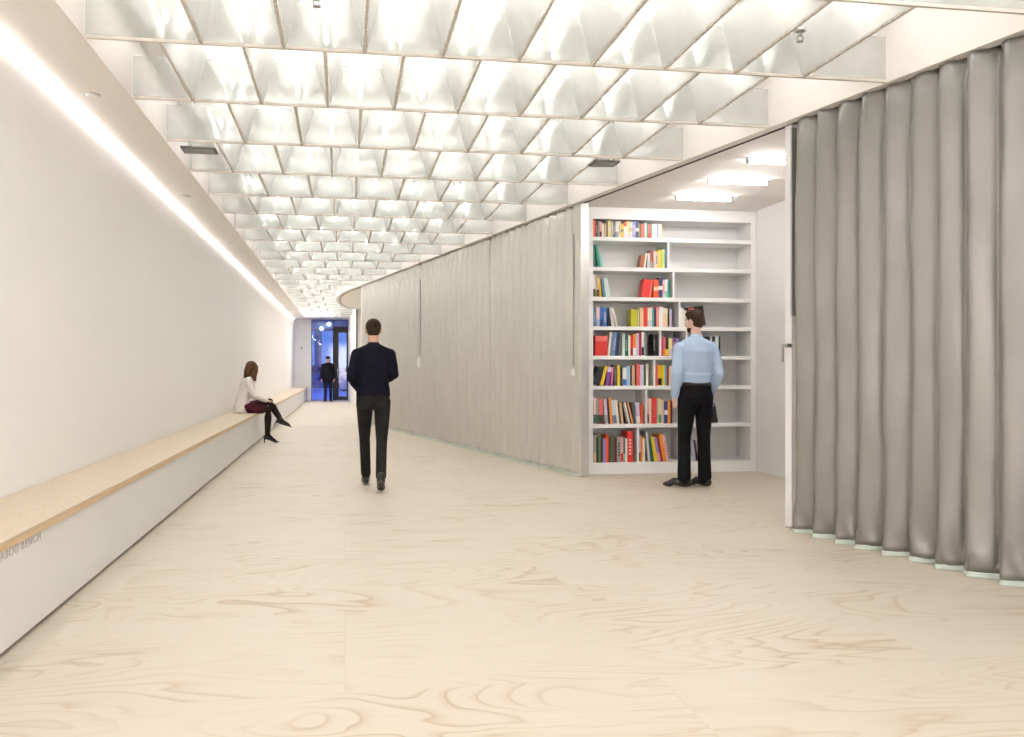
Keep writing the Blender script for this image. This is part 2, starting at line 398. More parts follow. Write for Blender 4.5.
# ------------------------------------------------------------------ curtains
PL = .225
def drape(x0y, y0, y1, A, mat, name, root, topz=ZC-.009, seed=0, nper=20, wr=1.0, hem=True, green=.02, crest=.74):
    """pleated skin from y0 (far) to y1 (near) along the track"""
    rnd = random.Random(seed); n = max(1, round((y0-y1)/PL)); N_ = n*nper
    zs = [0.012 + green, .05+green, .09+green, .16, .26] + [.26 + (topz-.26-.34)*i/16 for i in range(1, 17)] + [topz-.28, topz-.2, topz-.13, topz-.07, topz-.03, topz]
    jit = [rnd.uniform(-1, 1) for _ in range(n+2)]; jw = [rnd.uniform(-1, 1) for _ in range(n+2)]
    tn = Vector((-.195, 1, 0)).normalized(); nn = Vector((-1, -.195, 0)).normalized()
    def pt(i, z):
        f = i/nper; k = int(f); t = f-k
        y = y0 + (y1-y0)*i/N_; x = track_x(y)
        base = (.5-.5*math.cos(2*PI*t))
        a = (max(0, 1.095-math.sqrt((2*t-1)**2+.009)))**crest
        j = jit[k]*(1-t) + jit[k+1]*t
        low = max(0, 1-z/.5); high = max(0, 1-(topz-z)/.35)
        o = A*(1+.12*j)*a
        o *= 1 + .10*low + wr*(.05*math.sin(z*5+jw[k]*9)+.03*math.sin(z*11+k))*.6
        o -= high**2*A*.25*a
        o += wr*.010*high*math.sin(f*9.4+z*31+j*4) + wr*.011*low*math.sin(f*13+z*23+j*5)
        s = wr*.006*math.sin(z*3.1+jw[k]*6)*base + wr*.010*low*math.sin(z*17+k*2.1)
        p = Vector((x, y, z)) + nn*(o-.12*A) + tn*s
        return p
    b = bmesh.new(); rows = []
    for z in zs: rows.append([b.verts.new(pt(i, z)) for i in range(N_+1)])
    for a, c in zip(rows, rows[1:]):
        for i in range(N_):
            f = b.faces.new((a[i], a[i+1], c[i+1], c[i])); f.smooth = True
    o = obj(name, b, mat, root); o.matrix_parent_inverse = Matrix.Translation(-Vector(root.location))
    sm = o.modifiers.new('thick', 'SOLIDIFY'); sm.thickness = .004
    for p in o.data.polygons: p.use_smooth = True
    if hem:
        b = bmesh.new(); rows = []
        for q, (z, out) in enumerate(((.003, .012), (.010, .006), (.022, .002), (.034, .0))):
            rows.append([b.verts.new(pt(i, .04) + nn*out*(1+.4*math.sin(i*.37)) - Vector((0, 0, .04-z))) for i in range(N_+1)])
        for a, c in zip(rows, rows[1:]):
            for i in range(N_): b.faces.new((a[i], a[i+1], c[i+1], c[i])).smooth = True
        h = obj('hem_strip', b, 'hem_green', root); h.matrix_parent_inverse = Matrix.Translation(-Vector(root.location))
        s2 = h.modifiers.new('thick', 'SOLIDIFY'); s2.thickness = .003
        for p in h.data.polygons: p.use_smooth = True
    return o
def local_box(root, name, mat, y, along, out0, out1, z0, z1, bev=.003):
    """box set on the track at y; along = half length on the track, out = distance into the corridor"""
    b = bmesh.new(); box(b, -along, along, out0, out1, z0, z1, 0, bev)
    o = obj(name, b, mat, root)
    M = Matrix.Translation((track_x(y), y, 0)) @ Matrix.Rotation(math.atan2(1, -.195), 4, 'Z')
    o.matrix_parent_inverse = Matrix.Translation(-Vector(root.location)); o.matrix_basis = M
    return o
# near curtain
rc = tag(empty('folding_curtain', (track_x(5), 5, 0)), 'large silver-grey pleated folding curtain at the right edge, nearest the camera', 'curtain')
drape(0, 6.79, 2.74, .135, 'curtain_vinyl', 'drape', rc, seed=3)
local_box(rc, 'lead_post', 'white_lacquer', 6.88, .04, -.05, .03, .01, ZC-.012)
local_box(rc, 'gasket', 'metal_grey', 6.825, .010, .0, .045, 1.62, ZC-.04)
hd = local_box(rc, 'handle', 'chrome', 6.84, .012, .03, .085, 1.38, 1.41, .004)
local_box(rc, 'handle_lever', 'chrome', 6.86, .035, .07, .085, 1.385, 1.41, .004)
local_box(rc, 'handle_drop', 'chrome', 6.885, .010, .07, .085, 1.27, 1.40, .004)
# far curtains
def far_curtain(y0, y1, label, seed, post=None):
    r = tag(empty('folding_curtain', (track_x((y0+y1)/2), (y0+y1)/2, 0)), label, 'curtain', 'pale grey pleated curtains on the far side of the bookcase')
    drape(0, y0, y1, .105, 'curtain_vinyl_pale', 'drape', r, seed=seed, nper=12, wr=.8, crest=.85)
    return r
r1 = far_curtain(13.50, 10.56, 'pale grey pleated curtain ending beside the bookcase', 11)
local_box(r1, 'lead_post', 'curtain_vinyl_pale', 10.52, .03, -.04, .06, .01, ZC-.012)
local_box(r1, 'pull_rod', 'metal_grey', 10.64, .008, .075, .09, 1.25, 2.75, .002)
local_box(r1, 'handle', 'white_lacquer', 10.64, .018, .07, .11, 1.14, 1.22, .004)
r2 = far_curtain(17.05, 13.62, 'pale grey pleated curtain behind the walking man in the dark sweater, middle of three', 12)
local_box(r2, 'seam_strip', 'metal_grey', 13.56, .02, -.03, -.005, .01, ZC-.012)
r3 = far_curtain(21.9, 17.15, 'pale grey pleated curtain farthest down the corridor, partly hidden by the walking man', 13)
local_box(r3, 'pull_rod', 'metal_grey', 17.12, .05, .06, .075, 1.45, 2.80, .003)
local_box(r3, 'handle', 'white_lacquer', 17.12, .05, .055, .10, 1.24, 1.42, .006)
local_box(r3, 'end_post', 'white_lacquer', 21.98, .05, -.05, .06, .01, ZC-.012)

# ------------------------------------------------------------------ alcove: bookcase, lamps, hook
YB = 10.75; BX0, BX1 = 2.82, 4.75
SH = [2.742, 2.394, 2.047, 1.708, 1.367, 1.019, .575, .128]     # shelf tops
TH = .044
def at_u(u, Y=YB):
    d = (u-512)/F; return Y*(math.sin(YAW)+d*math.cos(YAW))/(math.cos(YAW)-d*math.sin(YAW))
bc = tag(empty('bookcase', ((BX0+BX1)/2, YB, 0)), 'tall white built-in bookcase in the alcove, left half full of books', 'bookcase')
YBk = 11.2
b = bmesh.new()
box(b, 2.74, BX0, YB, YBk, 0, ZC-.005); box(b, BX1, 4.815, YB, YBk, 0, ZC-.005)
box(b, BX0, BX1, YB, YBk, 2.949, ZC-.005); box(b, BX0, BX1, YB, YBk, 0, SH[-1])
box(b, BX0, BX1, YBk-.02, YBk, SH[-1], 2.949)
rel(b, 'carcass', 'white_lacquer', bc)
for z in SH[:-1]:
    b = bmesh.new(); box(b, BX0, BX1, YB+.004, YBk-.02, z-TH, z, 0, .002); rel(b, 'shelf', 'white_lacquer', bc)
DIV = {1: [668.6], 2: [673.8], 3: [679.8], 4: [660.6, 686.8], 5: [654.6, 693], 6: [646.5, 699], 7: [638.2, 684]}
DIVX = {}
for i, us in DIV.items():
    for u in us:
        x = at_u(u); DIVX.setdefault(i, []).append(x)
        b = bmesh.new(); box(b, x-.011, x+.011, YB+.006, YBk-.02, SH[i], SH[i-1]-TH); rel(b, 'divider', 'white_lacquer', bc)

COL = {
 'orange-red': (.85,.10,.02), 'dark brown': (.07,.04,.03), 'grey': (.32,.31,.30), 'pink': (.75,.35,.36), 'cream': (.80,.72,.58), 'tan': (.60,.42,.26),
 'dark olive': (.10,.11,.04), 'pale yellow': (.80,.70,.30), 'beige': (.62,.54,.42), 'dark teal': (.03,.11,.12), 'yellow': (.85,.58,.02), 'white': (.80,.79,.77),
 'periwinkle': (.30,.34,.68), 'navy': (.03,.05,.16), 'olive': (.25,.25,.05), 'coral red': (.78,.15,.13), 'mint': (.25,.62,.48), 'black': (.015,.015,.018),
 'green': (.06,.32,.12), 'pale mint': (.60,.75,.66), 'violet': (.32,.22,.55), 'teal green': (.03,.34,.24), 'dark green': (.03,.13,.08), 'reddish brown': (.35,.10,.04),
 'lime': (.50,.68,.15), 'orange': (.88,.28,.03), 'red': (.72,.04,.03), 'dark red': (.30,.02,.03), 'slate blue': (.14,.22,.36), 'blue': (.06,.17,.50), 'chartreuse': (.52,.50,.03),
 'peach': (.85,.60,.38), 'teal blue': (.08,.30,.38), 'lilac': (.60,.52,.66), 'crimson': (.55,.02,.10), 'magenta': (.62,.05,.30), 'light blue': (.32,.52,.72), 'turquoise': (.12,.55,.55),
 'pale grey': (.58,.58,.58), 'dark grey': (.10,.10,.10), 'pale pink': (.80,.58,.54), 'pale blue': (.55,.66,.74), 'purple': (.20,.06,.28), 'dark maroon': (.10,.02,.03), 'steel blue': (.16,.26,.42)}
for k, v in COL.items():
    mm = principled('book '+k, v, .45); nt = mm.node_tree
principled('pages', (.78, .74, .66), .8)
BK = []
def book(shelf, x, wdt, h, colr, lean, band=None, dep=None, y=None, face=False):
    rnd = random.Random(len(BK)*13+5)
    d = dep or min(.30, max(.12, h*rnd.uniform(.68, .8))); y = y if y is not None else YB + rnd.uniform(.022, .05)
    b = bmesh.new(); c = min(.004, wdt*.2)
    box(b, 0, wdt, 0, c, 0, h, 0); box(b, 0, c, c, d, 0, h, 0); box(b, wdt-c, wdt, c, d, 0, h, 0)
    box(b, c, wdt-c, c, d-.004, .003, h-.003, 1)
    mats = ['book '+colr, 'pages']
    if band:
        kind, bc_ = band; mats.append('book '+bc_)
        e = .0008
        if kind == 'top': box(b, -e, wdt+e, -e, .002, h*.72, h*.99, 2)
        elif kind == 'low': box(b, -e, wdt+e, -e, .002, h*.03, h*.36, 2)
        elif kind == 'mid': box(b, -e, wdt+e, -e, .002, h*.40, h*.6, 2)
        elif kind == 'title':
            for q in range(5): box(b, wdt*.28, wdt*.72, -e, .002, h*(.25+.11*q), h*(.25+.11*q+.06), 2)
        elif kind == 'stripe': box(b, wdt*.38, wdt*.62, -e, .002, h*.06, h*.94, 2)
    o = obj('book', b, mats)
    th = math.radians(lean)
    z = SH[shelf] + .0005
    o.location = (x, y, z); o.rotation_euler = (0, th, 0)
    if th > 0: o.location.z += wdt*math.sin(th)
    BK.append((shelf, x, colr, band, lean, o)); return o
SC_ = at_u(630) - at_u(629)        # metres per pixel on the bookcase front
def run(shelf, u0, items):
    x = max(at_u(u0), BX0+.002); prev = 0; ph = 0
    for it in items:
        wpx, hpx, colr = it[0], it[1], it[2]; lean = it[3] if len(it) > 3 else 0; band = it[4] if len(it) > 4 else None
        wd = wpx*SC_ - .0008; h = min(hpx*.01158, (2.949 if shelf == 0 else SH[shelf-1]-TH) - SH[shelf] - .006); th = math.radians(lean)
        if lean < prev and lean < 0: x += ph*0 + h*(math.sin(-th) - math.sin(max(0, -math.radians(prev))))
        if prev > 0 and lean < prev: x += ph*(math.sin(math.radians(prev)) - math.sin(max(0, th)))
        if lean > 0 and False: pass
        book(shelf, x, wd, h, colr, lean, band)
        x += wd/math.cos(th) + .0008
        prev = lean; ph = h
    return x
T = 'title'
run(0, 593, [(3,17.5,'orange-red'),(2.4,15.5,'dark brown',0,(T,'beige')),(1.6,15.7,'grey'),(2.2,15.8,'pink',0,('low','dark maroon')),(2.8,14,'cream'),(1.7,14,'tan'),(2,16,'dark olive'),(3.2,17,'pale yellow',0,('mid','cream')),
 (1.7,16,'beige'),(2.4,15.5,'dark teal',0,(T,'pale grey')),(2.9,16.3,'cream',0,('low','grey')),(2.6,16.5,'cream',0,(T,'dark brown')),(2.6,14,'yellow',0,('mid','olive')),(2.8,16,'white',0,('top','red')),(2.8,16.6,'pale yellow',0,('low','white')),(3,16.2,'cream',0,('mid','tan')),
 (3.2,16.4,'periwinkle',0,(T,'white')),(3.6,17,'navy',0,('mid','white')),(2,15,'olive'),(3.4,14.5,'coral red'),(2.6,16,'mint',0,(T,'white')),(1.1,15,'dark green'),(2.8,14.5,'coral red',0,('low','red')),(1.2,14,'green'),(2.8,14.8,'white'),(2.4,14.8,'pale mint'),(1.3,14.8,'violet'),(2,14.6,'white',0,('low','pale grey')),(2.2,14.8,'pale yellow')])
run(1, 593, [(2.4,20.5,'dark green'),(2.4,22.5,'teal green',-8),(1.8,15,'mint',-11)])
run(1, 640.5, [(4,13,'reddish brown',9),(1.8,15.3,'cream',9),(2.6,15,'pale grey',2),(3,18,'reddish brown',0,('low','grey')),(2,17.5,'pale pink'),(3,16.5,'beige',0,(T,'dark brown')),(3.5,18.6,'yellow',0,('stripe','pale yellow')),(2.6,19,'lime'),(1.4,19.2,'light blue',0,(T,'dark green'))])
run(2, 593, [(2.5,22.8,'cream',0,('low','dark olive')),(1.8,20,'lilac',0,('low','olive')),(1.8,20.5,'peach',0,('low','dark maroon')),(2,19,'yellow',-4),(2.6,19,'slate blue',-7),(4.2,19,'pale mint',-9)])
run(2, 642.5, [(7.5,18,'red',8),(2,18.6,'coral red',8),(5,18.3,'orange-red',0,('mid','peach')),(4,20,'navy',0,('mid','white')),(2.3,18,'pale pink',0,(T,'red')),(2.8,18.6,'white',0,('low','mint')),(2.2,18.6,'teal green')])
run(3, 594, [(2.9,18.5,'slate blue',0,(T,'light blue')),(3.3,19.5,'pale pink',0,('low','light blue')),(3.5,19.5,'blue',0,('low','navy')),(3.6,18.5,'blue',0,(T,'pale grey')),(2.6,18.8,'black',-7),(2.8,19,'pale grey',-9),(2,19.2,'cream',-13)])
run(3, 632, [(6.6,17.3,'chartreuse'),(2.8,19,'olive',0,('stripe','cream')),(3.4,19.3,'peach'),(3.8,20,'red'),(4.6,19,'cream',0,('low','pale grey')),(2.4,19,'teal blue'),(1.8,17.5,'black'),(2.8,20.2,'coral red',0,('stripe','pale pink')),(4.4,20,'white'),(4.6,19,'peach',0,('top','cream')),(1.6,20,'black'),(2.2,18.3,'lilac')])
run(3, 680.8, [(2.9,19,'white'),(2,17.5,'cream'),(2.4,17,'pale grey')])
run(4, 596, [(12,20,'red',0,('top','coral red')),(2.2,24,'cream',6),(2.8,24,'slate blue',6),(2.4,23.5,'steel blue',6,(T,'pale grey')),(2.6,23.5,'navy',6),(2.8,23,'dark grey',5),
 (2.7,22.6,'pale mint'),(3,21,'dark green',0,(T,'pale grey')),(2,21,'white'),(3,20,'red',0,('low','dark red')),(2.8,22,'orange',0,('low','white')),(2.8,23,'lilac'),(2.8,24,'crimson'),(2,24,'white',0,('low','black')),(3.2,22,'grey')])
run(4, 654.6, [(2.4,22,'black',0,(T,'grey')),(2.6,22,'black')])
run(4, 661.6, [(2.3,19,'magenta'),(2.4,19,'coral red',0,('low','orange')),(3.3,19,'black',0,('low','yellow')),(4.2,18,'pale yellow',0,('low','lilac')),(3.3,18.4,'purple',0,(T,'peach')),(3.2,18,'violet')])
run(4, 708, [(3.3,20,'black'),(2,20,'pale grey',0,('low','dark grey')),(3.2,20,'black',0,(T,'white')),(3.6,20.2,'pale mint'),(1.8,20,'black')])
run(5, 594, [(6.5,18.6,'black',15),(3,19.8,'yellow',15),(4,19,'purple',9,('top','lilac')),(2,19,'magenta',4,('stripe','pale pink')),(3.3,20.8,'dark grey',0,(T,'olive')),(2.6,20.8,'yellow'),(1.1,19,'black')])
run(5, 623.6, [(3.6,18.3,'white',0,('low','blue')),(3.6,20,'light blue'),(2.2,20.5,'dark brown'),(2.8,21,'tan',0,('stripe','orange')),(1.6,20.5,'dark maroon'),(3.5,22,'coral red'),(3.5,21,'lilac'),(2.3,20.6,'dark teal'),(2.4,22,'cream')])
run(5, 655.8, [(3.5,20.6,'coral red'),(3.6,20.7,'yellow',0,('low','black')),(2.2,21,'yellow'),(2.6,21,'turquoise'),(2.6,19,'dark red'),(3,20,'cream')])
run(5, 706.5, [(4.5,20,'magenta'),(2.5,19,'pale grey')])
run(6, 594.5, [(2.2,27,'pale pink',0,('low','dark grey')),(3.4,25.5,'grey',0,('low','dark green')),(4,25.5,'coral red',0,('low','dark brown')),(3,25.5,'lilac',-4,('low','grey')),(2.2,26,'black',-4),(2.4,26,'orange',-4),(3.6,24,'pale blue',-5,('low','slate blue')),(2.4,24.5,'cream',-6)])
run(6, 620.3, [(2.4,21.5,'tan',-6),(1.9,22,'dark brown',-12,('stripe','cream')),(1.6,22,'white',-13),(1.6,22,'black',-13),(1.7,22,'orange',-14,('stripe','cream')),(2.6,21.5,'dark grey',-8),(4.2,21,'lilac',-3,('low','white')),(2,20,'orange-red')])
run(6, 647.8, [(2.4,26,'pink',0,('low','dark red')),(2.8,25.5,'cream'),(4.6,26,'red',0,(T,'coral red')),(2.3,24.5,'pale grey'),(2.6,24.8,'pale yellow',0,('low','green')),(2.8,24,'pale pink'),(3.4,22.5,'navy',0,('mid','white')),(2.6,23,'orange'),(2.6,23,'dark maroon')])
run(7, 594.5, [(2.6,27.5,'grey',0,('low','tan')),(1.6,25,'black'),(2.8,28,'dark olive',0,('stripe','green')),(2.4,24,'dark brown'),(2.8,24,'violet'),(2.4,28,'orange-red'),(2.6,26,'dark brown'),(3.4,26,'dark olive'),(2.6,25,'dark maroon'),(3.8,26,'grey',0,(T,'black')),(2.8,25.5,'pink',0,('low','red')),(1.8,24,'dark green',0,('low','mint')),(1.9,24,'white'),(5.4,31,'red',0,(T,'pale pink'))])
run(7, 639.4, [(2.4,26.5,'lilac',0,('low','dark brown')),(1.9,26,'orange'),(2.8,24,'cream'),(2.2,30,'pale grey',-6),(2.6,24,'dark green',-8),(3.2,25,'yellow',-9),(3,24.5,'violet',-10,('low','pink')),(2,24,'dark red',-10),(3.2,28,'orange',-10),(3,27,'pale pink',-11,(T,'red'))])
run(7, 687, [(2.6,24,'dark grey'),(2.2,22,'pale blue',-7,(T,'black')),(2.8,22,'lilac',-8),(2.4,21,'black',-9)])
# labels
names = ['the top shelf','the second shelf','the third shelf','the fourth shelf','the fifth shelf','the sixth shelf','the seventh shelf','the bottom shelf']
grp = ['books on the top shelf','books on the second shelf','books on the third shelf','books on the fourth shelf','books on the fifth shelf','books on the sixth shelf','books on the seventh shelf','books on the bottom shelf']
by = {}
for e in BK: by.setdefault(e[0], []).append(e)
for s, l in by.items():
    l.sort(key=lambda e: e[1])
    for i, (sh, x, c_, band, lean, o) in enumerate(l):
        ex = f' with {band[1]} marks' if band else ''
        ln = 'leaning ' if abs(lean) > 3 else ''
        tag(o, f'{ln}{c_} book{ex}, {ORD[i+1]} from the left on {names[s]}', 'book', grp[s])
# black book shown with its cover towards the room
b = bmesh.new(); W, H_ = .235, .235
box(b, 0, W, 0, .003, 0, H_, 0); box(b, 0, W, .019, .022, 0, H_, 0); box(b, 0, .003, .003, .019, 0, H_, 0); box(b, .003, W-.003, .003, .019, .003, H_-.003, 1); box(b, .05, .12, -.001, .001, H_-.035, H_-.012, 2)
o = obj('book', b, ['book black', 'pages', 'book coral red']); o.location = (at_u(688.5)+.02, YB+.10, SH[3]+.002); o.rotation_euler = (math.radians(-6), math.radians(-7), 0)
tag(o, 'square black book standing face out on the fourth shelf behind the head of the man', 'book', grp[3])

def tube_fixture(x0, x1, y, label):
    r = tag(empty('ceiling_lamp', ((x0+x1)/2, y, ZC)), label, 'ceiling light', 'tube lamps on the alcove ceiling')
    h = (x1-x0)/2
    b = bmesh.new(); box(b, -h-.01, h+.01, -.016, .016, -.018, -.0005, 0, .003); obj('housing', b, 'white_lacquer', r)
    b = bmesh.new(); loft(b, [(-h, 0, -.034), (h, 0, -.034)], [.0145, .0145], side=Vector((0, 1, 0)), n=12); obj('lamp_tube', b, 'room_tube', r)
    for s in (-1, 1):
        b = bmesh.new(); box(b, s*(h+.01)-.012, s*(h+.01)+.012, -.018, .018, -.05, -.0005, 0, .003); obj('end_cap', b, 'metal_grey', r)
tube_fixture(3.53, 4.14, 9.90, 'short bright tube lamp on the alcove ceiling, closest to the bookcase')
tube_fixture(3.53, 4.13, 8.97, 'short bright tube lamp on the alcove ceiling, middle of the three')
tube_fixture(3.53, 4.13, 8.03, 'short bright tube lamp on the alcove ceiling, partly behind the curtain post')
hk = tag(empty('coat_hook', (4.82, 9.86, 2.06)), 'small grey metal hook on the white wall right of the bookcase', 'hook')
b = bmesh.new(); box(b, -.006, 0, -.02, .02, -.05, .05, 0, .002); obj('back_plate', b, 'metal_grey', hk)
b = bmesh.new(); loft(b, [(-.004,0,.03), (-.05,0,.03), (-.06,0,.045)], [.008,.008,.008], side=Vector((0,1,0)), n=8); loft(b, [(-.004,0,-.03), (-.04,0,-.045), (-.055,0,-.02)], [.008,.008,.008], side=Vector((0,1,0)), n=8); obj('prong', b, 'metal_grey', hk)
sw = tag(empty('wall_switch', (-1.62, YE, 2.0)), 'small square switch plate on the white end wall left of the glass front', 'switch')
b = bmesh.new(); box(b, -.06, .06, -.02, 0, -.08, .08, 0, .004); obj('plate', b, 'white_lacquer', sw)
b = bmesh.new(); box(b, -.03, .03, -.03, -.018, -.045, .045, 0, .003); obj('rocker', b, 'metal_grey', sw)

# ------------------------------------------------------------------ street front
b = bmesh.new()
def fr(b, x0, x1, z0, z1, t=.05, y0=YE+.02, y1=YE+.09):
    box(b, x0, x0+t, y0, y1, z0, z1); box(b, x1-t, x1, y0, y1, z0, z1); box(b, x0+t, x1-t, y0, y1, z1-t, z1); box(b, x0+t, x1-t, y0, y1, z0, z0+t)
wn = empty('window_1', (-.86, YE, 0)); wn['kind'] = 'structure'
b = bmesh.new(); fr(b, -1.27, -.44, .0, 3.10, .02); rel(b, 'window_frame', 'bronze_frame', wn)
b = bmesh.new(); box(b, -1.25, -.46, YE+.05, YE+.056, .02, 3.08); rel(b, 'pane', 'window_glass', wn)
b = bmesh.new(); box(b, -1.31, -1.27, YE-.01, YE+.1, 0, 3.10); rel(b, 'casing', 'white_lacquer', wn)
tr = empty('window_2', (-.16, YE, 2.9)); tr['kind'] = 'structure'
b = bmesh.new(); fr(b, -.43, .12, 2.80, 3.10, .03); rel(b, 'window_frame', 'bronze_frame', tr)
b = bmesh.new(); box(b, -.40, .09, YE+.05, YE+.056, 2.83, 3.07); rel(b, 'pane', 'window_glass', tr)
dr = empty('door_1', (-.16, YE, 0)); dr['kind'] = 'structure'
b = bmesh.new(); box(b, -.44, -.33, YE+.0, YE+.1, 0, 2.80); box(b, .09, .12, YE, YE+.1, 0, 2.80); box(b, -.33, .09, YE, YE+.1, 2.70, 2.80); rel(b, 'door_frame', 'bronze_frame', dr)
b = bmesh.new(); box(b, -.33, -.24, YE+.02, YE+.07, .01, 2.70); box(b, .06, .09, YE+.02, YE+.07, .01, 2.70); box(b, -.24, .06, YE+.02, YE+.07, 2.6, 2.70); box(b, -.24, .06, YE+.02, YE+.07, .01, .14); rel(b, 'door_leaf', 'bronze_frame', dr)
b = bmesh.new(); box(b, -.24, .06, YE+.04, YE+.046, .14, 2.6); rel(b, 'pane', 'window_glass', dr)
b = bmesh.new(); loft(b, [(-.28, YE-.04, .85), (-.28, YE-.04, 1.25)], [.012, .012], n=10)
for z in (.9, 1.2): loft(b, [(-.28, YE+.02, z), (-.28, YE-.04, z)], [.008, .008], n=8)
rel(b, 'door_handle', 'chrome', dr)
principled('pavement', (.80, .80, .84), .8); principled('asphalt', (.10, .10, .12), .8)
mottled('brick_dark', (.13, .15, .22), (.20, .22, .30), 3, .8)
emit('panel_glow', (.10, .25, .95), .55); principled('car_paint', (.10, .16, .30), .2, .5); principled('car_paint_pale', (.45, .50, .60), .25, .3); principled('car_glass', (.02, .03, .05), .05, 0, 1.0); principled('tyre', (.015, .015, .015), .8)  # facade panels glow by themselves, standing in for sky light on them
b = bmesh.new(); box(b, -30, 30, YE+.12, 62, -.2, -.02); struct('ground_street', b, 'pavement')
fc = tag(empty('building', (0, 62, 0)), 'dark building across the street seen through the glass front with tall pale panels', 'building')
b = bmesh.new(); box(b, -12, 12, 62, 63, -.02, 9); rel(b, 'wall', 'brick_dark', fc)
for x0, x1, z0, z1 in ((-1.45, -.76, 1.2, 3.6), (-.40, .35, 1.3, 3.6), (-2.6, -1.9, 1.2, 3.6), (.9, 1.6, 1.3, 3.6)):
    b = bmesh.new(); box(b, x0, x1, 61.93, 61.999, z0, z1); box(b, x0, x1, 61.90, 61.93, (z0+z1)/2-.03, (z0+z1)/2+.03); rel(b, 'window_panel', 'panel_glow', fc)
b = bmesh.new(); box(b, -12, 12, 61.6, 61.99, 3.75, 4.1); rel(b, 'cornice', 'brick_dark', fc)
emit('reflection_glow', (.6, .8, 1), 12)  # added globes imitate indoor lamps reflected in the glass front
for (x, z, lb) in ((-1.45, 3.72, 'bright round globe standing in for a lamp reflection in the glass, beside the pale panel'), (-1.0, 4.02, 'brightest globe standing in for a lamp reflection in the glass, higher of two')):
    l = tag(empty('lamp_reflection', (x, 61.5, z)), lb, 'reflection', 'globes standing in for lamp reflections in the glass')
    b = bmesh.new(); ell(b, Vector((0, 0, 0)), .10, seg=14); obj('reflection_globe', b, 'reflection_glow', l)
    b = bmesh.new(); loft(b, [(0, .1, 0), (0, .35, .05)], [.03, .03], n=8); obj('bracket', b, 'metal_grey', l)
def car(x, y, z, length, paint, label, hh=1.45):
    r = tag(empty('car', (x, y, z)), label, 'car', 'cars parked in the street')
    s = length/4.4
    prof = [(-2.2,.35),(-2.18,.72),(-1.9,.86),(-1.15,.95),(-.55,1.38),(.0,1.45),(.7,1.42),(1.45,1.02),(2.05,.95),(2.2,.7),(2.2,.35)]
    b = bmesh.new(); yy = (-.85, -.78, .78, .85); rings = []
    for q, w_ in enumerate(yy):
        k_ = .96 if q in (0, 3) else 1
        rings.append([b.verts.new((px*s, w_*(.86 if pz > 1.1 else 1), .30+(pz*hh/1.45-.30)*k_ if pz > .4 else pz)) for px, pz in prof])
    for a, c in zip(rings, rings[1:]):
        for i in range(len(prof)): b.faces.new((a[i], a[(i+1) % len(prof)], c[(i+1) % len(prof)], c[i]))
    b.faces.new(rings[0]); b.faces.new(rings[-1][::-1]); obj('body', b, paint, r)
    b = bmesh.new()
    for s_ in (-1, 1):
        for pts in (((-1.0,.98),(-.5,1.32),(-.05,1.38),(-.05,.98)), ((.02,.98),(.02,1.38),(.65,1.35),(1.2,1.0))):
            v = [b.verts.new((px*s, s_*(.862 if pz < 1.1 else .76), pz*hh/1.45)) for px, pz in pts]; b.faces.new(v)
    obj('side_window', b, 'car_glass', r)
    for sx in (-1.35, 1.35):
        for sy in (-.78, .78):
            b = bmesh.new(); loft(b, [(sx*s, sy-.1, .32), (sx*s, sy+.1, .32)], [.32, .32], side=Vector((0, 0, 1)), n=20); wv = obj('wheel', b, 'tyre', r)
            b = bmesh.new(); loft(b, [(sx*s, sy-.115, .32), (sx*s, sy+.115, .32)], [.18, .18], side=Vector((0, 0, 1)), n=14); o = obj('hub_cap', b, 'chrome', wv)
    b = bmesh.new()
    for sy in (-.6, .6): box(b, -2.21*s, -2.15*s, sy-.15, sy+.15, .6, .72)
    obj('headlamp', b, 'car_paint_pale', r)
car(-1.4, 54, -.02, 4.4, 'car_paint', 'dark blue car parked far across the street, seen left of the man at the door')
car(2.05, 42.5, -.02, 4.6, 'car_paint_pale', 'pale car front seen through the right-hand glass door', 1.35)

# ------------------------------------------------------------------ people
mottled('skin', (.62, .36, .25), (.68, .41, .29), 8, .55)
mottled('skin_pale', (.70, .46, .37), (.74, .50, .41), 8, .55)
mottled('hair_dark', (.025, .016, .010), (.05, .032, .02), 30, .6, stretch=(1, 1, .3), spec=.08)
mottled('hair_brown', (.035, .020, .012), (.07, .042, .026), 30, .5, stretch=(1, 1, .2), spec=.08)
mottled('hair_chestnut', (.07, .034, .018), (.16, .085, .042), 26, .4, stretch=(1, 1, .15), spec=.08)
mottled('sweater_navy', (.008, .008, .016), (.014, .014, .024), 40, .9, .4, 200, spec=.08)
mottled('jeans_black', (.018, .016, .016), (.032, .029, .028), 14, .85, .3, 150, spec=.08)
mottled('shirt_blue', (.42, .54, .74), (.48, .60, .79), 5, .8, .5, 14, spec=.08)
mottled('trousers_black', (.008, .008, .009), (.013, .013, .014), 10, .8, .2, 30, spec=.08)
mottled('shoe_black', (.012, .011, .010), (.02, .018, .016), 10, .35)
mottled('jacket_cream', (.78, .72, .69), (.83, .77, .74), 12, .85, .4, 60, spec=.08)
mottled('skirt_maroon', (.06, .014, .022), (.09, .022, .032), 12, .8, spec=.08)
mottled('tights', (.022, .014, .013), (.036, .024, .022), 20, .7, spec=.08)
mottled('coat_black', (.007, .007, .011), (.013, .013, .018), 10, .8, spec=.08)
principled('bag_black', (.015, .014, .014), .5); principled('eye_white', (.8, .8, .78), .3); principled('eye_dark', (.02, .015, .01), .2); principled('lip', (.45, .16, .14), .5); principled('button', (.6, .65, .75), .4)
V = Vector
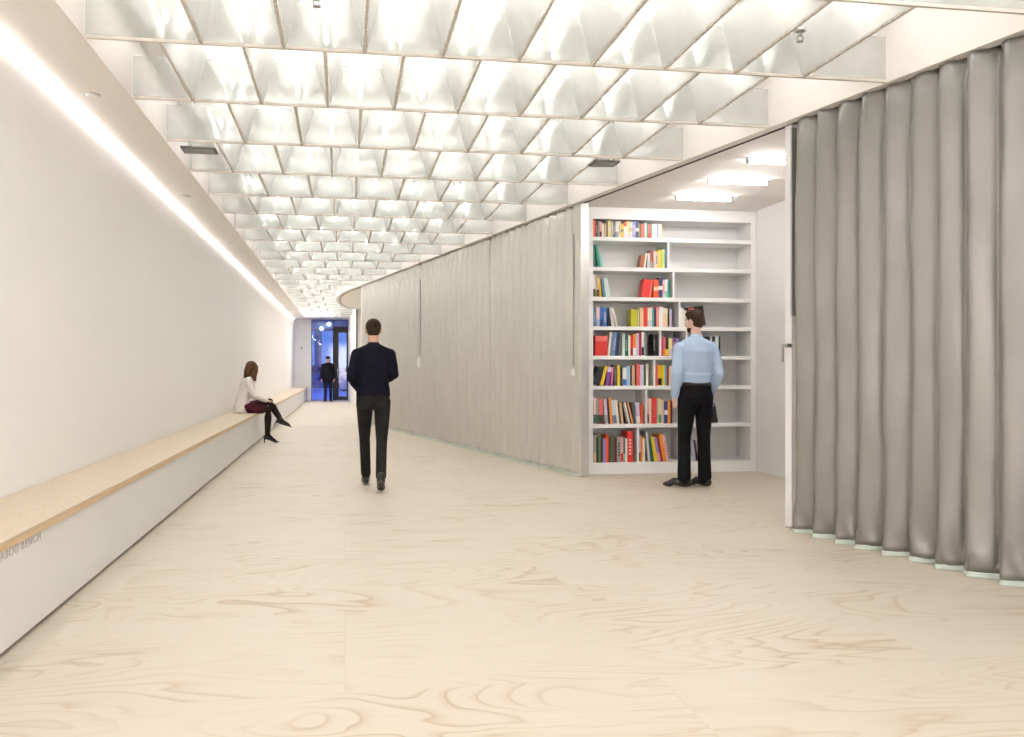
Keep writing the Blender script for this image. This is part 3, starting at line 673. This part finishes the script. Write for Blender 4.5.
def head_parts(bm, c, R, s=1.0):
    def P(x, y, z): return c + R @ V((x*s, y*s, z*s))
    ell(bm, P(0, -.012, .025), (.076*s, .095*s, .088*s), R)
    ell(bm, P(0, .022, -.025), (.064*s, .070*s, .080*s), R)
    ell(bm, P(0, .048, -.078), (.036*s, .034*s, .030*s), R)
    ell(bm, P(0, .0, -.055), (.058*s, .062*s, .05*s), R)
    loft(bm, [P(0, .086, .02), P(0, .104, -.02), P(0, .098, -.035)], [.010*s, .016*s, .014*s], side=R @ V((1, 0, 0)), n=10)
    ell(bm, P(0, .082, .035), (.045*s, .014*s, .010*s), R)
    for q in (-1, 1): ell(bm, P(q*.077, -.008, -.002), (.010*s, .020*s, .032*s), R, seg=12)
    ell(bm, P(0, .083, -.062), (.024*s, .012*s, .010*s), R, seg=12)
def hand(bm, wr, d, nrm, thumb, s=1.0, curl=.35):
    """d: pointing direction, nrm: palm normal (fingers curl towards it), thumb: side of the thumb"""
    d = d.normalized(); nrm = (nrm - d*nrm.dot(d)).normalized(); sd = d.cross(nrm)
    if sd.dot(thumb) < 0: sd = -sd
    loft(bm, [wr, wr+d*.03*s, wr+d*.065*s, wr+d*.092*s], [(.026*s, .020*s), (.036*s, .017*s), (.042*s, .016*s), (.040*s, .013*s)], side=sd, n=14)
    for i, (o, ln) in enumerate(((.030, .072), (.010, .080), (-.010, .074), (-.030, .058))):
        p = wr + d*(.088 - (.006 if i in (0, 3) else 0))*s + sd*o*s; dd = d.copy(); pts = [p - d*.012*s]; 
        for j, f in enumerate((.42, .33, .25)):
            a = curl*(1+.12*i)*(j+.6); dd = (d*math.cos(a) + nrm*math.sin(a)); p = p + dd*ln*f*s; pts.append(p)
        limb(bm, pts, [.0092*s, .009*s, .0082*s, .0070*s], n=8)
    p = wr + d*.025*s + sd*.028*s; a = (d*.70 + sd*.65 + nrm*.3).normalized(); p2 = p + a*.040*s; p3 = p2 + (d*.9+sd*.2+nrm*.35).normalized()*.032*s
    limb(bm, [p - a*.01, p2, p3], [.0125*s, .0105*s, .0085*s], n=8)
def shoe(bm, ank, toe, s=1.0, heel=0, w=.042):
    a = V(ank); t = V(toe); f = V((t.x-a.x, t.y-a.y, 0)).normalized(); side = V((-f.y, f.x, 0))
    hb = a - f*.045*s; hb.z = a.z-.055*s
    pts = [hb + V((0, 0, .012)), hb + f*.05*s + V((0, 0, .012)), a*.35 + t*.65 + V((0, 0, .008 - a.z*.02)), t + V((0, 0, .002)), t + f*.035*s]
    loft(bm, pts, [(w*.75*s, .036*s), (w*.85*s, .042*s), (w*1.05*s, .038*s), (w*1.0*s, .030*s), (w*.62*s, .020*s)], side=side, n=14)
    ell(bm, pts[0], (w*.78*s, w*.8*s, .036*s)); ell(bm, pts[-1], (w*.55*s, w*.6*s, .016*s))
    limb(bm, [a + V((0, 0, -.02)), a + V((0, 0, .03))], [.044*s, .042*s])
TOR = [(-.10, .150, .105), (0, .160, .112), (.10, .150, .105), (.20, .145, .100), (.32, .160, .108), (.44, .172, .112), (.52, .155, .098), (.57, .100, .075), (.60, .062, .060)]
def spine_pts(J):
    P = [V(p) for p in J['spine']]; ls = [0]
    for a, b_ in zip(P, P[1:]): ls.append(ls[-1] + (b_-a).length)
    tot = ls[-1]; out = []
    for (h, rx, ry) in TOR:
        q = (h+.10)/.70*tot
        for i in range(len(P)-1):
            if q <= ls[i+1] + 1e-6: 
                f = (q-ls[i])/(ls[i+1]-ls[i]); out.append(P[i].lerp(P[i+1], f)); break
    return out
def torso(bm, J, add, s=1.0, lo=0, hi=9, sides=None, wx=1.0):
    pts = spine_pts(J); sd = (V(J['shR'])-V(J['shL'])).normalized()
    rr = [((rx*wx+add)*s, (ry+add)*s) for (_, rx, ry) in TOR]
    loft(bm, pts[lo:hi], rr[lo:hi], side=sd, n=24)
    ell(bm, pts[lo], min(rr[lo])*.6)
    for k_ in ('L', 'R'):
        sh = V(J['sh'+k_]); limb(bm, [pts[5], sh], [(.07+add)*s, (.052+add)*s])
        limb(bm, [pts[7]+V((0, 0, -.012)), sh+V((0, 0, .002))], [(.050+add)*s, (.044+add)*s])
def body_core(J, s, slim=1.0):
    bm = bmesh.new(); torso(bm, J, -.014, s, wx=slim)
    for k_ in ('L', 'R'):
        sh, el, wr = V(J['sh'+k_]), V(J['el'+k_]), V(J['wr'+k_])
        limb(bm, [sh, sh.lerp(el, .5), el, el.lerp(wr, .35), wr], [.046*s, .042*s, .034*s, .035*s, .024*s])
        hp, kn, an, to = V(J['hip'+k_]), V(J['kn'+k_]), V(J['an'+k_]), V(J['to'+k_])
        limb(bm, [hp, hp.lerp(kn, .5), kn, kn.lerp(an, .3), an], [.080*s, .068*s, .048*s, .050*s, .032*s])
        limb(bm, [an, to], [.028*s, .018*s])
        hand(bm, wr, V(J['hd'+k_]), V(J['hn'+k_]), V(J['ht'+k_]), s*.98, J.get('curl', .35))
    nb = V(J['spine'][-1]); hc = V(J['head']); R = J['R']
    limb(bm, [nb - V((0, 0, .03)), hc + R @ V((0, -.02, -.06))*s], [.056*s, .052*s])
    head_parts(bm, hc, R, s)
    return bm
def eyes(J, root, s=1.0):
    hc, R = V(J['head']), J['R']
    for q in (-1, 1):
        b = bmesh.new(); ell(b, hc + R @ V((q*.031, .078, .012))*s, .012*s, seg=12); e = obj('eye', b, 'eye_white', root, True)
        b = bmesh.new(); ell(b, hc + R @ V((q*.031, .0865, .012))*s, .0055*s, seg=10); obj('pupil', b, 'eye_dark', e, True)
        b = bmesh.new(); loft(b, [hc + R @ V((q*.018, .086, .031))*s, hc + R @ V((q*.045, .080, .031))*s], [.004*s, .004*s], side=V((0, 0, 1)), n=8); obj('eyebrow', b, 'hair_dark', root)
    b = bmesh.new(); ell(b, hc + R @ V((0, .0925, -.062))*s, (.021*s, .006*s, .007*s), R, seg=12); obj('mouth', b, 'lip', root, True)
def sleeve(bm, J, k_, s, add, end=.95, loose=1.0):
    sh, el, wr = V(J['sh'+k_]), V(J['el'+k_]), V(J['wr'+k_]); e = el.lerp(wr, end)
    limb(bm, [sh, sh.lerp(el, .5), el, el.lerp(wr, .45), e], [(.047+add)*s, (.043+add*loose)*s, (.036+add*loose)*s, (.035+add*loose)*s, (.026+add)*s])
def trouser(bm, J, k_, s, add, hem=.055, end=.93):
    hp, kn, an = V(J['hip'+k_]), V(J['kn'+k_]), V(J['an'+k_]); e = kn.lerp(an, end)
    limb(bm, [hp, hp.lerp(kn, .5), kn, kn.lerp(an, .5), e], [(.084+add)*s, (.070+add)*s, (.052+add)*s, (.050+add)*s, hem*s])
def rotm(yaw, pitch=0, roll=0): return (Matrix.Rotation(yaw, 3, 'Z') @ Matrix.Rotation(pitch, 3, 'X') @ Matrix.Rotation(roll, 3, 'Y'))
def person(loc, rz, label):
    return tag(empty('person', loc, rz), label, 'person')

# --- man walking away
J = dict(spine=[(0,0,.86), (0,0,1.0), (0,-.015,1.15), (0,.02,1.32), (0,.01,1.47)], head=(0,.045,1.605), R=rotm(0, -.18),
 shL=(-.165,.0,1.362), shR=(.165,.0,1.362), elL=(-.222,-.055,1.125), elR=(.205,-.05,1.16), wrL=(-.135,.16,1.00), wrR=(.13,.18,1.10),
 hdL=(.35,.9,-.05), hdR=(-.4,.9,.1), hnL=(.5,0,.6), hnR=(-.5,0,.6), htL=(0,.2,1), htR=(0,.2,1), curl=.5,
 hipL=(-.088,0,.885), hipR=(.088,0,.885), knL=(-.085,.22,.50), knR=(.08,-.05,.475), anL=(-.068,.36,.095), anR=(.062,-.34,.135), toL=(-.075,.52,.028), toR=(.068,-.20,.030))
p = person((.285, 9.83, 0), 0, 'man seen from behind walking away, dark navy sweater and black jeans')
baked('body', body_core(J, 1), 'skin', p, .0055, 3)
eyes(J, p)
bm = bmesh.new(); torso(bm, J, .010, 1, lo=1, hi=8, wx=.99)
pts = spine_pts(J); limb(bm, [pts[7], pts[8]+V((0,0,-.012))], [.07, .062]); loft(bm, [pts[0]+V((0,0,.075)), pts[1], pts[2]], [(.165,.118), (.172,.124), (.162,.116)], n=24)
for k_ in 'LR': sleeve(bm, J, k_, 1, .014, .97)
baked('sweater', bm, 'sweater_navy', p, .009, 4)
bm = bmesh.new(); loft(bm, [V((0,0,.80)), V((0,0,.88)), V((0,0,.97)), V((0,0,1.03))], [(.115,.105), (.165,.12), (.158,.112), (.148,.104)], n=24)
for k_ in 'LR': trouser(bm, J, k_, 1, .004, .053)
tr_ = baked('jeans', bm, 'jeans_black', p, .009, 3)
for s_ in (-1, 1):
    b = bmesh.new(); box(b, s_*.08-.055, s_*.08+.055, -.129, -.119, .83, .95, 0, .004); obj('back_pocket', b, 'jeans_black', tr_)
for k_ in 'LR':
    bm = bmesh.new(); shoe(bm, J['an'+k_], J['to'+k_]); baked('shoe', bm, 'shoe_black', p, .006, 2)
bm = bmesh.new(); hc, R = V(J['head']), J['R']
ell(bm, hc + R @ V((0, -.020, .036)), (.081, .094, .086), R); ell(bm, hc + R @ V((0, -.042, -.005)), (.070, .068, .066), R)
baked('hair', bm, 'hair_dark', p, .006, 2)

# --- man in pale blue shirt, body turned a little left of straight away
J = dict(spine=[(0,0,.90), (0,.01,1.03), (0,-.01,1.20), (0,-.02,1.39), (0,.0,1.545)], head=(0,.035,1.70), R=rotm(.50, -.10),
 shL=(-.186,.0,1.425), shR=(.186,-.01,1.425), elL=(-.235,-.045,1.17), elR=(.228,-.075,1.17), wrL=(-.215,.04,.925), wrR=(.205,.085,.95),
 hdL=(.10,.25,-1), hdR=(-.1,.35,-.85), hnL=(1,.2,0), hnR=(-1,.2,0), htL=(0,1,0), htR=(0,1,0), curl=.45,
 hipL=(-.09,0,.93), hipR=(.09,0,.93), knL=(-.115,.03,.51), knR=(.10,.02,.51), anL=(-.13,0,.095), anR=(.10,-.005,.095), toL=(-.27,.075,.032), toR=(.035,.14,.032))
p = person((3.56, 9.42, 0), math.radians(6), 'man in pale blue shirt and black trousers standing before the bookcase')
baked('body', body_core(J, 1.0), 'skin_pale', p, .0055, 3)
eyes(J, p)
bm = bmesh.new(); torso(bm, J, .012, 1.02, lo=2, hi=8, wx=1.0); pts = spine_pts(J)
loft(bm, [V((0,.01,1.035)), V((0,.005,1.09)), pts[3]], [(.160,.120), (.166,.128), (.170,.126)], n=24)
limb(bm, [pts[7], pts[8]+V((0,0,-.02))], [.075, .064])
for k_ in 'LR': sleeve(bm, J, k_, 1.02, .015, .93, 1.15)
sh_ = baked('shirt', bm, 'shirt_blue', p, .009, 3)
bm = bmesh.new(); loft(bm, [pts[8]+V((0,0,-.035)), pts[8]+V((0,.004,.005)), pts[8]+V((0,.004,.008))], [(.072,.074), (.063,.066), (.058,.06)], n=24); obj('collar', bm, 'shirt_blue', sh_, True)
bm = bmesh.new(); loft(bm, [V((0,0,.84)), V((0,0,.93)), V((0,.01,1.02)), V((0,.01,1.075))], [(.125,.11), (.176,.13), (.172,.128), (.164,.124)], n=24)
for k_ in 'LR': trouser(bm, J, k_, 1.04, .014, .068, .99)
tr_ = baked('trousers', bm, 'trousers_black', p, .009, 3)
bm = bmesh.new(); loft(bm, [V((0,.01,1.045)), V((0,.01,1.08))], [(.172,.132), (.170,.130)], n=32); obj('belt', bm, 'shoe_black', p, True)
for k_ in 'LR':
    bm = bmesh.new(); shoe(bm, J['an'+k_], J['to'+k_], 1.05); baked('shoe', bm, 'shoe_black', p, .006, 2)
bm = bmesh.new(); hc, R = V(J['head']), J['R']
ell(bm, hc + R @ V((0, -.020, .042)), (.083, .096, .088), R); ell(bm, hc + R @ V((0, -.048, -.008)), (.068, .062, .066), R); ell(bm, hc + R @ V((0, .03, .085)), (.065, .06, .04), R)
baked('hair', bm, 'hair_brown', p, .006, 2)
bm = bmesh.new(); ell(bm, hc + R @ V((0, .05, -.082)), (.042, .040, .026), R); ell(bm, hc + R @ V((0, .03, -.066)), (.062, .05, .026), R); baked('beard', bm, 'hair_brown', p, .005, 2)
# bag in his right hand
bg = tag(empty('bag', (3.765, 9.505, .655)), 'small black bag hanging from the right hand of the man in the blue shirt', 'bag')
b = bmesh.new()
prism_pts = [(-.085, -.035), (.085, -.035), (.085, .035), (-.085, .035)]
loft(b, [V((0,0,0)), V((0,0,.01)), V((0,0,.13)), V((0,0,.17))], [(.065,.03), (.068,.035), (.05,.03), (.042,.012)], side=V((1,0,0)), n=20); obj('pouch', b, 'bag_black', bg, True)
b = bmesh.new(); loft(b, [V((-.035,0,.15)), V((-.03,0,.19)), V((0,0,.205)), V((.03,0,.19)), V((.035,0,.15))], [.007]*5, side=V((0,1,0)), n=8); obj('strap', b, 'bag_black', bg, True)
bg.rotation_euler.z = math.radians(-15)

# --- seated woman, facing across the corridor (local +y is her front)
J = dict(spine=[(0,-.02,.575), (0,-.03,.67), (0,-.01,.76), (0,.05,.94), (0,.075,1.09)], head=(0,.115,1.215), R=rotm(.55, -.35),
 shL=(-.155,.055,1.015), shR=(.155,.055,1.015), elL=(-.20,.10,.79), elR=(.20,.14,.79), wrL=(-.08,.30,.70), wrR=(.06,.35,.70),
 hdL=(.5,.8,-.1), hdR=(-.4,.8,-.2), hnL=(0,0,-1), hnR=(0,0,-1), htL=(1,0,0), htR=(-1,0,0), curl=.25,
 hipL=(-.085,.0,.585), hipR=(.085,.0,.585), knL=(-.05,.40,.675), knR=(.07,.37,.555), anL=(.02,.575,.375), anR=(.045,.36,.145), toL=(.02,.70,.29), toR=(.04,.49,.028))
p = person((-1.60, 16.0, 0), math.radians(-82), 'woman with long brown hair in cream jacket and maroon skirt sitting cross-legged on the bench')
baked('body', body_core(J, .92, .92), 'skin_pale', p, .0055, 3)
eyes(J, p, .92)
bm = bmesh.new(); torso(bm, J, .016, .92, lo=0, hi=8, wx=.92)
for k_ in 'LR': sleeve(bm, J, k_, .92, .016, .93)
pts = spine_pts(J); loft(bm, [V((0,-.055,.505)), V((0,-.045,.58)), pts[1]+V((0,0,.0)), pts[2]], [(.19,.125), (.185,.13), (.155,.12), (.145,.105)], n=24)
baked('jacket', bm, 'jacket_cream', p, .009, 3)
bm = bmesh.new()
for k_ in 'LR':
    hp, kn = V(J['hip'+k_]), V(J['kn'+k_]); limb(bm, [hp, hp.lerp(kn, .4), hp.lerp(kn, .72)], [.086, .082, .074])
loft(bm, [V((0,-.06,.59)), V((0,.02,.59)), V((0,.2,.615))], [(.15,.085), (.16,.083), (.12,.075)], side=V((1,0,0)), n=20)
baked('skirt', bm, 'skirt_maroon', p, .009, 3)
for k_ in 'LR':
    bm = bmesh.new(); hp, kn, an = V(J['hip'+k_]), V(J['kn'+k_]), V(J['an'+k_])
    limb(bm, [hp.lerp(kn, .6), kn, kn.lerp(an, .3), an], [.068, .060, .060, .042]); limb(bm, [an, V(J['to'+k_])+V((0,0,.01))], [.034, .022]); baked('tights', bm, 'tights', p, .006, 2)
    bm = bmesh.new(); a, t_ = an, V(J['to'+k_]); f = (t_-a).normalized()
    dn = V((0, 0, -1)) if k_ == 'R' else (V((0,0,-1)) - f*f.dot(V((0,0,-1)))).normalized()
    fh = V((f.x, f.y, 0)).normalized() if k_ == 'R' else f
    heel = a - fh*.035 + dn*.035
    loft(bm, [heel, a*.6+t_*.4 + dn*.02, t_, t_+fh*.055], [(.030,.034), (.034,.030), (.034,.019), (.010,.008)], side=V((1,0,0)), n=14); ell(bm, heel, .031)
    limb(bm, [a+V((0,0,.045)) if k_ == 'R' else a - dn*.02 - f*.03, a], [.040, .038])
    limb(bm, [heel + dn*.005 - fh*.01, heel + dn*(.10 if k_ == 'L' else heel.z-.01) - fh*.012], [.014, .0065]); baked('boot', bm, 'shoe_black', p, .005, 2)
bm = bmesh.new(); hc, R = V(J['head']), J['R']
ell(bm, hc + R @ V((0, -.018, .035)), (.088, .100, .090), R)
loft(bm, [hc + R @ V((0,-.045,.05)), hc + R @ V((0,-.055,-.05)), hc + V((0,-.075,-.14)), hc + V((0,-.06,-.205)), hc + V((0,-.05,-.235))], [(.08,.07), (.098,.062), (.105,.055), (.085,.045), (.05,.02)], side=V((1,0,0)), n=20)
for q in (-1, 1):
    loft(bm, [hc + R @ V((q*.060,.01,.06)), hc + R @ V((q*.082,.02,-.03)), hc + V((q*.088,.03,-.12)), hc + V((q*.08,.05,-.20))], [(.03,.045), (.026,.05), (.03,.045), (.02,.02)], side=V((1,0,0)), n=12)
baked('hair', bm, 'hair_chestnut', p, .006, 2)

# --- man at the glass front, facing the camera (local +y is his front)
J = dict(spine=[(0,0,.84), (0,0,.97), (0,0,1.10), (0,.0,1.27), (0,.01,1.43)], head=(0,.06,1.55), R=rotm(0, -.22),
 shL=(-.170,0,1.32), shR=(.170,0,1.32), elL=(-.225,-.02,1.08), elR=(.225,-.02,1.08), wrL=(-.225,.05,.85), wrR=(.225,.05,.85),
 hdL=(0,.15,-1), hdR=(0,.15,-1), hnL=(1,.3,0), hnR=(-1,.3,0), htL=(0,1,0), htR=(0,1,0), curl=.4,
 hipL=(-.09,0,.88), hipR=(.09,0,.88), knL=(-.10,.03,.48), knR=(.09,.01,.48), anL=(-.10,-.01,.09), anR=(.095,.0,.09), toL=(-.14,.14,.03), toR=(.11,.15,.03))
p = person((-.62, 35.9, 0), PI-.02, 'man in black coat and dark cap standing with lowered head at the glass front')
baked('body', body_core(J, .98), 'skin', p, .006, 3)
eyes(J, p, .98)
bm = bmesh.new(); torso(bm, J, .024, 1, lo=1, hi=8); pts = spine_pts(J)
loft(bm, [V((0,0,.72)), V((0,0,.86)), V((0,0,1.0)), V((0,0,1.12))], [(.205,.15), (.20,.148), (.185,.14), (.178,.13)], n=24)
for k_ in 'LR': sleeve(bm, J, k_, 1, .022, .95)
ct = baked('coat', bm, 'coat_black', p, .01, 3)
bm = bmesh.new(); loft(bm, [pts[8]+V((0,0,-.05)), pts[8]+V((0,0,.01))], [(.085,.08), (.072,.07)], n=20); obj('coat_collar', bm, 'coat_black', ct, True)
bm = bmesh.new(); loft(bm, [V((0,0,.78)), V((0,0,.88)), V((0,0,.98))], [(.115,.10), (.16,.118), (.15,.11)], n=20)
for k_ in 'LR': trouser(bm, J, k_, 1, .004, .055, .98)
baked('trousers', bm, 'jeans_black', p, .01, 3)
for k_ in 'LR':
    bm = bmesh.new(); shoe(bm, J['an'+k_], J['to'+k_]); baked('shoe', bm, 'shoe_black', p, .007, 2)
bm = bmesh.new(); hc, R = V(J['head']), J['R']
ell(bm, hc + R @ V((0, -.015, .055)), (.085, .100, .068), R); ell(bm, hc + R @ V((0, .085, .052)), (.066, .055, .012), R); baked('cap', bm, 'coat_black', p, .006, 2)
